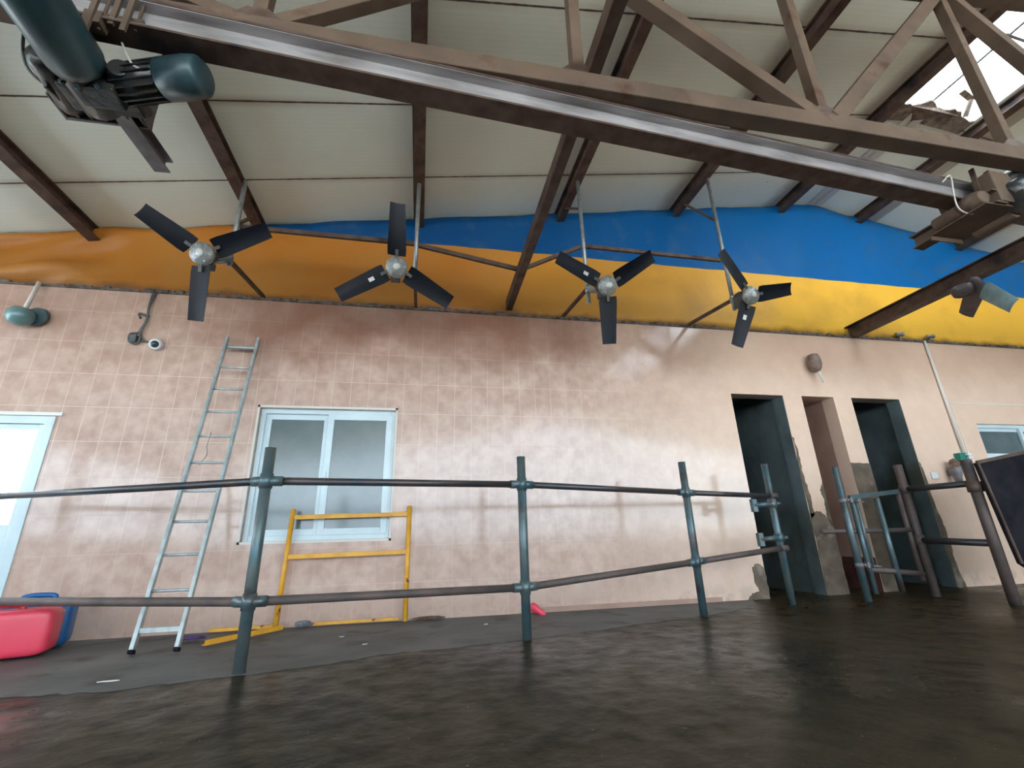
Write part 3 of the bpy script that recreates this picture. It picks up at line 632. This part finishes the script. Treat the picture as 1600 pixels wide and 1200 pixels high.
# ------------------------------------------------------------------ ladder
ld = thing('ladder', 'tall narrow aluminium ladder leaning against the tiled wall left of the window', 'ladder', (-1.70, 3.9, 0.015))
Lb, Rb = V((-1.845, 3.88, .015)), V((-1.575, 3.88, .015)); Lt, Rt = V((-1.945, 4.655, 2.665)), V((-1.66, 4.655, 2.665))
for a_, b_2 in ((Lb, Lt), (Rb, Rt)):
    st = obj('side_rail', MB().bar(a_ + (b_2 - a_) * .007, b_2, .026, .055), alu, ld, bevel=.004)
    obj('rubber_foot', MB().bar(a_ + V((0, 0, -.0)), a_ + (b_2 - a_) * .008, .030, .058), black, st)
ts = [.045] + [.045 + .0905 * k for k in range(1, 11)]
for k, t_ in enumerate(ts):
    p, q = Lb.lerp(Lt, t_ + .005), Rb.lerp(Rt, t_ + .005)
    obj('rung', MB().bar(p, q, .030, .030) if k == 0 else MB().tube(p, q, .0105 if k < 10 else .016, 10), alu, ld)
obj('tie_wire', MB().wire([(-1.80, 4.33, 1.62), (-1.81, 4.32, 1.5), (-1.79, 4.30, 1.42), (-1.82, 4.27, 1.33)], .003), cobweb, ld)

# ------------------------------------------------------------------ yellow frame and loose yellow bars
yf = thing('yellow_rack', 'yellow painted tube rack with two crossbars leaning on the wall below the window', 'rack', (-.6, 4.6, 0.015))
obj('upright', MB().tube((-1.145, 4.575, .015), (-1.14, 4.685, .985), .022), yellow, yf); obj('upright', MB().tube((-.09, 4.575, .015), (-.095, 4.685, 1.0), .022), yellow, yf)
for z_ in (.915, .575):
    f_ = (z_ - .015) / .97; y_ = 4.575 + .11 * f_
    obj('crossbar', MB().bar((-1.125, y_, z_), (-.11, y_, z_ + .012), .026, .04), yellow, yf, bevel=.003)
steel('yellow_bar', 'yellow angle bar lying on the concrete at the foot of the ladder', 'bar', MB().angle((-1.07, 4.52, .016), (-1.45, 4.00, .016), .035), yellow, 'loose yellow bars')
steel('yellow_bar', 'thin yellow bar on the floor along the wall, left of the yellow frame', 'bar', MB().bar((-1.16, 4.655, .028), (-1.66, 4.62, .028), .025, .025), yellow, 'loose yellow bars')
steel('yellow_bar', 'thin yellow bar on the floor along the wall, under the yellow frame', 'bar', MB().bar((-.86, 4.655, .028), (-.15, 4.665, .028), .022, .022), yellow, 'loose yellow bars')

# ------------------------------------------------------------------ plastic cans, litter
def rounded_can(mb, c, sx, sy, sz, yaw, top_slope=.0, e=.28):
    n1, n2 = 20, 28; vs = []; fs = []; ca, sa = math.cos(yaw), math.sin(yaw)
    for i in range(n1 + 1):
        ph = -math.pi / 2 + math.pi * i / n1
        for j in range(n2):
            th = 2 * math.pi * j / n2
            sg = lambda v: (abs(v) ** e) * (1 if v >= 0 else -1)
            x = sg(math.cos(ph)) * sg(math.cos(th)) * sx / 2; y = sg(math.cos(ph)) * sg(math.sin(th)) * sy / 2; z = sg(math.sin(ph)) * sz / 2
            z += top_slope * (x / sx) * (z / sz + .5)
            vs.append((c[0] + x * ca - y * sa, c[1] + x * sa + y * ca, c[2] + sz / 2 + z))
    for i in range(n1):
        for j in range(n2): fs.append((i * n2 + j, i * n2 + (j + 1) % n2, (i + 1) * n2 + (j + 1) % n2, (i + 1) * n2 + j))
    mb.add(vs, fs, True)
jc = thing('plastic_can', 'large red-pink plastic jerrycan on the concrete at the left edge of the photo', 'jerrycan', (-2.72, 3.98, .015))
mb = MB(); rounded_can(mb, (-2.76, 4.06, .013), .62, .24, .29, .25, .02); obj('body', mb, pink, jc)
mb = MB(); mb.wire([(-2.84, 4.04, .285), (-2.84, 4.04, .325), (-2.76, 4.06, .335), (-2.67, 4.08, .325), (-2.66, 4.08, .285)], .02, 10); obj('handle', mb, pink, jc)
mb = MB(); mb.tube((-3.0, 4.0, .28), (-3.0, 4.0, .33), .032); obj('cap', mb, pink, jc)
bc = thing('plastic_can', 'blue plastic can standing behind the red-pink jerrycan by the wall', 'jerrycan', (-2.6, 4.42, .015))
mb = MB(); rounded_can(mb, (-2.76, 4.36, .013), .46, .22, .33, .35); obj('body', mb, bluepl, bc)
mb = MB(); mb.wire([(-2.84, 4.33, .32), (-2.84, 4.33, .36), (-2.76, 4.36, .37), (-2.68, 4.39, .36), (-2.68, 4.39, .32)], .018, 10); obj('handle', mb, bluepl, bc)
mb = MB(); mb.box((-2.56, 4.30, .21), (-2.545, 4.32, .27)); obj('handle_mark', mb, white, bc)
mb = MB(); mb.lathe([(.004, 0), (.030, .008), (.038, .03), (.036, .07), (.026, .09), (.032, .12), (.020, .15), (.012, .16)], (1.045, 4.60, .085), (.62, -.25, -.42), 16)
for i, p in enumerate(mb.v): mb.v[i] = p + V((random.uniform(-.004, .004), random.uniform(-.004, .004), random.uniform(-.004, .004)))
steel('plastic_bottle', 'small crumpled red-pink plastic bottle on the floor against the wall behind the middle post', 'bottle', mb, pink)
def crumple(c, sx, sy, sz, n=10):
    mb = MB(); vs = []; fs = []
    for i in range(n + 1):
        for j in range(n * 2):
            ph = -math.pi / 2 + math.pi * i / n; th = math.pi * j / n; r_ = random.uniform(.75, 1.15)
            vs.append((c[0] + sx * r_ * math.cos(ph) * math.cos(th), c[1] + sy * r_ * math.cos(ph) * math.sin(th), max(c[2], c[2] + sz * (.5 + .5 * r_ * math.sin(ph)))))
    m_ = 2 * n
    for i in range(n):
        for j in range(m_): fs.append((i * m_ + j, i * m_ + (j + 1) % m_, (i + 1) * m_ + (j + 1) % m_, (i + 1) * m_ + j))
    return mb.add(vs, fs)
steel('crumpled_rag', 'small crumpled grey rag on the concrete between the yellow uprights', 'rag', crumple((-.93, 4.60, .014), .075, .04, .05), cobweb)
steel('cloth_scrap', 'dark purple cloth scrap on the concrete behind the ladder foot', 'cloth', crumple((-1.66, 4.28, .014), .11, .04, .035), purple)
steel('soil_heap', 'flat dark brown heap of dirt on the floor just right of the right yellow upright', 'dirt', crumple((.12, 4.62, .014), .15, .045, .025), brownsoil)
steel('feather', 'small white feather lying on the concrete left of the ladder', 'feather', MB().prism([(-1.62, 3.13, .016), (-1.60, 3.145, .016), (-1.55, 3.15, .016), (-1.52, 3.14, .016), (-1.56, 3.125, .016)], (0, 0, .003)), white)
for k, (x, y) in enumerate([(-.35, 3.66), (-.55, 4.0), (.55, 4.15)]):
    steel('paper_scrap', ['tiny white scrap near the walkway edge right of the left post', 'tiny white scrap on the concrete below the yellow frame', 'tiny white scrap on the concrete left of the middle post'][k], 'scrap',
          MB().prism([(x, y, .015), (x + .03, y + .004, .015), (x + .034, y + .014, .015), (x + .006, y + .012, .015)], (0, 0, .003)), white, 'white scraps on the walkway')

# ------------------------------------------------------------------ wall fittings
cc = thing('security_camera', 'white round dome security camera on the tiled wall above the ladder top', 'camera', (-2.58, 4.65, 2.58))
obj('housing', MB().lathe([(.055, 0), (.060, .02), (.058, .045), (.045, .065)], (-2.58, 4.709, 2.575), (.15, -1, -.35)), white, cc)
obj('lens', MB().lathe([(.036, .060), (.032, .075), (.018, .088), (.003, .092)], (-2.58, 4.709, 2.575), (.15, -1, -.35), 24), darklens, cc)
cb = MB()
for k in range(5):
    o_ = [random.uniform(-.02, .02) for _ in range(4)]
    cb.wire([(-2.71 + o_[0], 4.695, 3.13), (-2.72 + o_[1] * .6, 4.68, 2.95), (-2.71 + o_[2] * .5, 4.68, 2.82), (-2.74 + o_[3], 4.69, 2.68), (-2.70 + o_[0], 4.69, 2.60), (-2.63, 4.69, 2.59)], .006, 6)
cb.wire([(-2.70, 4.69, 2.86), (-2.78, 4.67, 2.88), (-2.76, 4.67, 2.83)], .012, 6)
cb.box((-2.81, 4.665, 2.575), (-2.755, 4.708, 2.65)); cb.wire([(-2.76, 4.69, 2.68), (-2.82, 4.68, 2.66), (-2.81, 4.68, 2.58), (-2.74, 4.68, 2.57), (-2.72, 4.68, 2.65)], .010, 6)
steel('cable_bundle', 'tangled dark cable bundle hanging down the tiles beside the dome camera', 'cable', cb, motorm)
gl = thing('wall_lamp', 'round teal-green lamp hanging on a short white pipe at upper left', 'lamp', (-3.70, 4.60, 2.72))
obj('shade', MB().lathe([(.03, .0), (.075, -.012), (.10, -.05), (.10, -.10), (.07, -.15), (.02, -.165)], (-3.69, 4.60, 2.83), (0, 0, 1), 28), lampteal, gl)
obj('backplate', MB().lathe([(.07, 0), (.095, .02), (.085, .05)], (-3.62, 4.708, 2.79), (0, -1, 0), 24), bluepipe, gl)
obj('stem', MB().tube((-3.69, 4.62, 2.83), (-3.69, 4.67, 3.15), .018), conduit, gl)
wl = thing('wall_lamp', 'oval taupe wall lamp with a short cream spout above the middle doorway', 'lamp', (4.91, 4.66, 2.55))
obj('shade', MB().lathe([(.02, .145), (.06, .13), (.078, .07), (.078, .0), (.062, -.06), (.03, -.10)], (4.90, 4.63, 2.68), (-.03, 0, 1), 24), taupe, wl)
obj('spout', MB().tube((4.915, 4.62, 2.60), (4.945, 4.62, 2.44), .018, 10, .010), conduit, wl)
obj('wall_bracket', MB().box((4.86, 4.66, 2.64), (4.95, 4.709, 2.75)), brass, wl)
steel('cable_conduit', 'thin cream vertical conduit down the wall to the green switch box', 'conduit', MB().tube((6.885, 4.69, 3.15), (6.885, 4.69, 1.57), .016), conduit)
gb = thing('switch_box', 'small green switch box with white terminals below the cream conduit', 'box', (6.78, 4.66, 1.45))
obj('case', MB().box((6.735, 4.63, 1.40), (6.87, 4.709, 1.56)), greenm, gb, bevel=.006)
mb = MB()
for k in range(3): mb.box((6.81 + .01 * (k % 2), 4.60, 1.445 + .04 * k), (6.88, 4.625, 1.465 + .04 * k))
mb.box((6.84, 4.61, 1.43), (6.86, 4.62, 1.57)); obj('terminal', mb, white, gb)
ff = thing('wall_nozzle', 'rusty brown clump above a grey cone fixed to the wall beside the green box', 'nozzle', (6.55, 4.6, 1.2))
mb = crumple((6.57, 4.62, 1.345), .065, .05, .13); obj('clump', mb, mat('orange_brown_clump', (.24, .12, .075), .8, 0, (.10, .055, .04), 20, .6, col3=(.55, .42, .33), scale3=12, lo3=.6), ff)
obj('grey_cone', MB().lathe([(.075, .13), (.06, .06), (.04, .0), (.036, -.06)], (6.56, 4.62, 1.24), (0, 0, 1), 20), greym, ff)
obj('spout', MB().box((6.54, 4.67, 1.28), (6.58, 4.709, 1.34)), taupe, ff)
steel('light_switch', 'small white plate on the wall right of the third doorway', 'switch', MB().box((6.27, 4.695, 1.24), (6.37, 4.709, 1.32)), white, bevel=.004)
for k, (x, d_) in enumerate(((6.50, 'left of the two small grey clamps on the yellow cloth above the cream conduit'), (7.03, 'right of the two small grey clamps on the yellow cloth above the cream conduit'))):
    mb = MB(); mb.lathe([(.022, -.07), (.03, -.05), (.014, -.035), (.024, 0), (.014, .035), (.03, .05), (.022, .07)], (x, 4.70, 3.235), (1, 0, 0.1), 14); mb.box((x - .012, 4.70, 3.15), (x + .012, 4.74, 3.235))
    steel('cable_clamp', d_, 'clamp', mb, galv, 'clamps on the banner')

# ------------------------------------------------------------------ hoists on the rail
def rail_y(x): return rail0.y + (rail1.y - rail0.y) * (x - rail0.x) / (rail1.x - rail0.x)
h1 = thing('motor_hoist', 'large greasy geared motor hoist hanging from the rail at upper left', 'hoist', (-1.7, 2.0, 2.8))
mb = MB(); mb.box((-1.895, 2.10, 2.885), (-1.50, 2.23, 2.897)); mb.box((-1.895, 2.222, 2.815), (-1.50, 2.235, 2.897)); mb.box((-1.512, 2.0, 2.815), (-1.50, 2.235, 3.02)); mb.box((-1.895, 2.08, 2.815), (-1.885, 2.235, 2.897))
pl = obj('base_plate', mb, greym, h1, bevel=.003)
mb = MB()
for x_ in (-1.845, -1.545): mb.tube((x_, 2.215, 2.852), (x_, 2.219, 2.852), .018, 8); mb.tube((x_, 2.205, 2.852), (x_, 2.222, 2.852), .012, 6)
obj('bolt', mb, rust, pl)
obj('stub_beam', MB().ibeam((-1.60, 2.05, 2.845), (-1.585, 2.54, 2.845), .085, .085, .008), greym, h1)
mb = MB(); mb.box((-1.75, 1.94, 2.74), (-1.44, 2.09, 2.88)); mb.box((-1.66, 1.90, 2.70), (-1.48, 2.02, 2.86))
for k in range(6): mb.bar((-1.80 + k * .062, 1.96, 2.75 + .015 * (k % 2)), (-1.83 + k * .062, 2.218, 2.84), .016, .04)
mb.tube((-1.64, 2.10, 2.80), (-1.62, 1.80, 2.78), .090, 24); mb.tube((-1.48, 2.12, 2.82), (-1.45, 1.85, 2.79), .045, 18)
obj('gearbox', mb, grease, h1, bevel=.006)
mb = MB(); a_, b_2 = V((-1.50, 1.955, 2.80)), V((-1.28, 1.895, 2.80)); mb.tube(a_, b_2, .082, 24)
for k in range(18):
    q = k * math.pi / 9; n_ = V((.26, .96, 0)) * math.cos(q) + V((0, 0, 1)) * math.sin(q); mb.bar(a_ + n_ * .085 + V((.02, 0, 0)), b_2 + n_ * .085, .006, .016, n_)
em = obj('motor', mb, grease, h1)
obj('fan_cowl', MB().lathe([(.078, 0), (.094, .010), (.096, .13), (.090, .185), (.075, .20), (.03, .202)], (-1.28, 1.895, 2.80), (1, -.27, 0), 28), tealm, em)
mb = MB(); mb.lathe([(.06, 0), (.105, .02), (.116, .06), (.116, .50), (.09, .55), (.05, .57)], (-1.61, 1.88, 2.775), (.05, -1, .0), 30)
for k in range(8):
    q = k * math.pi / 4; mb.tube((-1.61 + .10 * math.cos(q), 1.885, 2.775 + .10 * math.sin(q)), (-1.61 + .10 * math.cos(q), 1.905, 2.775 + .10 * math.sin(q)), .010, 8)
obj('drum_motor', mb, tealm, h1)
mb = MB(); mb.lathe([(.03, 0), (.055, .015), (.06, .04), (.06, .30), (.05, .34)], (-1.76, 1.84, 2.80), (-.22, 1, .12), 22); obj('side_motor', mb, grease, h1)
mb = MB()
for (x_, y_, zz) in ((-1.50, 1.70, 2.80), (-1.43, 1.72, 2.88), (-1.37, 1.71, 2.84)):
    mb.bar((x_, y_, zz), (x_ + .02, y_ - .02, 3.28), .014, .022, (1, 0, 0)); mb.tube((x_ + .025, y_ + .03, zz + .05), (x_ + .035, y_ + .02, 3.26), .007, 8)
mb.tube((-1.54, 1.72, 2.93), (-1.32, 1.74, 2.95), .012, 12); mb.box((-1.53, 1.70, 2.86), (-1.46, 1.76, 2.93)); mb.box((-1.52, 1.70, 3.24), (-1.32, 1.79, 3.28)); obj('hanger_strap', mb, dusty, h1)
obj('rubber_cable', MB().wire([(-1.86, 1.84, 3.08), (-1.92, 1.92, 2.98), (-1.93, 1.99, 2.88), (-1.88, 2.05, 2.84), (-1.82, 2.08, 2.86)], .007), motorm, h1)
obj('rubber_cable', MB().wire([(-1.42, 1.74, 3.02), (-1.44, 1.80, 2.92), (-1.40, 1.84, 2.82), (-1.34, 1.83, 2.77)], .005), conduit, h1)
obj('steel_end', MB().bar((-1.98, 1.79, 3.06), (-1.84, 1.79, 3.06), .03, .05), galv, h1)

h2 = thing('motor_hoist', 'dusty brown motor hoist hanging from the right end of the grey rail', 'hoist', (3.95, 2.05, 2.8))
obj('stub_beam', MB().ibeam((3.90, 1.90, 2.835), (3.87, 2.46, 2.835), .11, .11, .01), dusty, h2)
mb = MB(); mb.box((3.78, 1.92, 2.775), (4.08, 2.30, 2.785)); mb.box((3.78, 2.29, 2.74), (4.08, 2.30, 2.785)); obj('base_plate', mb, dusty, h2, bevel=.002)
mb = MB(); mb.box((3.96, 1.93, 2.785), (4.14, 2.22, 2.89)); mb.box((3.90, 1.90, 2.80), (4.08, 2.02, 3.06)); mb.tube((3.80, 1.93, 2.84), (3.80, 2.25, 2.84), .05, 18); mb.tube((4.12, 1.97, 2.80), (4.12, 2.22, 2.80), .06, 18)
obj('gearbox', mb, dusty, h2, bevel=.008)
obj('bowl_housing', MB().lathe([(.03, -.05), (.075, -.04), (.10, .0), (.10, .03), (.085, .045)], (3.83, 2.02, 2.93 - .09), (0, .3, 1), 24), rust, h2)
mb = MB(); mb.lathe([(.05, 0), (.078, .02), (.085, .06), (.085, .36), (.065, .42), (.03, .43)], (4.02, 1.93, 2.87), (.80, -.16, .42), 24); obj('motor', mb, grease, h2)
mb = MB(); mb.lathe([(.04, 0), (.055, .02), (.06, .30), (.04, .34)], (4.00, 2.02, 2.98), (.75, -.22, .40), 20); mb.box((4.02, 1.84, 2.76), (4.20, 1.96, 2.86)); obj('drum_motor', mb, grease, h2)
mb = MB()
for x_ in (3.86, 4.00, 4.12): mb.bar((x_, 1.98, 2.80), (x_ + .03, 1.98, 3.14), .03, .012, (1, 0, 0)); mb.bar((x_, 2.20, 2.80), (x_, 2.22, 3.10), .03, .012, (1, 0, 0))
obj('hanger_strap', mb, rust, h2)
obj('rubber_cable', MB().wire([(3.60, 2.00, 3.00), (3.70, 2.00, 3.07), (3.69, 2.02, 2.90), (3.73, 2.04, 2.81), (3.83, 2.03, 2.78), (3.93, 2.0, 2.86)], .005), conduit, h2)

# ------------------------------------------------------------------ roof opening details
tf = MB(); pts = []
for i in range(24):
    t_ = i / 23; x = SX0 + (SX1 - SX0) * t_; pts.append((x, SY1 - .02 - random.uniform(.02, .05) - .05 * math.sin(t_ * 3.1) - .025 * math.sin(t_ * 19), roofz(x) - .012))
pts += [(SX1, SY1 + .12, roofz(SX1) - .014), (RX, SY1 + .14, RZ - .014), (SX0, SY1 + .12, roofz(SX0) - .014)]
tf.prism(pts, (0, 0, .020)); steel('torn_lining', 'torn brown insulation edge hanging at the near side of the bright roof opening', 'lining', tf, torn)
tf = MB(); tf.bar((6.22, 3.02, 5.28), (6.20, 2.90, 5.42), .05, .02); tf.bar((6.20, 2.90, 5.42), (6.02, 2.86, 5.45), .06, .015); tf.bar((6.2, 2.9, 5.42), (6.32, 2.86, 5.44), .04, .015)
steel('lining_scrap', 'pale strip of torn lining standing up in the bright roof opening', 'lining', tf, torn)
for x in (5.78,):
    steel('glazing_bar', 'thin ridge bar running through the bright roof opening', 'bar', MB().bar((x, SY0, RZ + .03), (x, 3.1, RZ + .03), .03, .03), galv)
for y in (2.25, 1.35):
    gb_ = MB(); gb_.bar((SX0, y, roofz(SX0) + .03), (RX, y, RZ + .03), .025, .025); gb_.bar((RX, y, RZ + .03), (SX1, y, roofz(SX1) + .03), .025, .025)
    steel('glazing_bar', ('farther' if y > 2 else 'nearer') + ' of two thin cross bars over the bright roof opening', 'bar', gb_, galv)
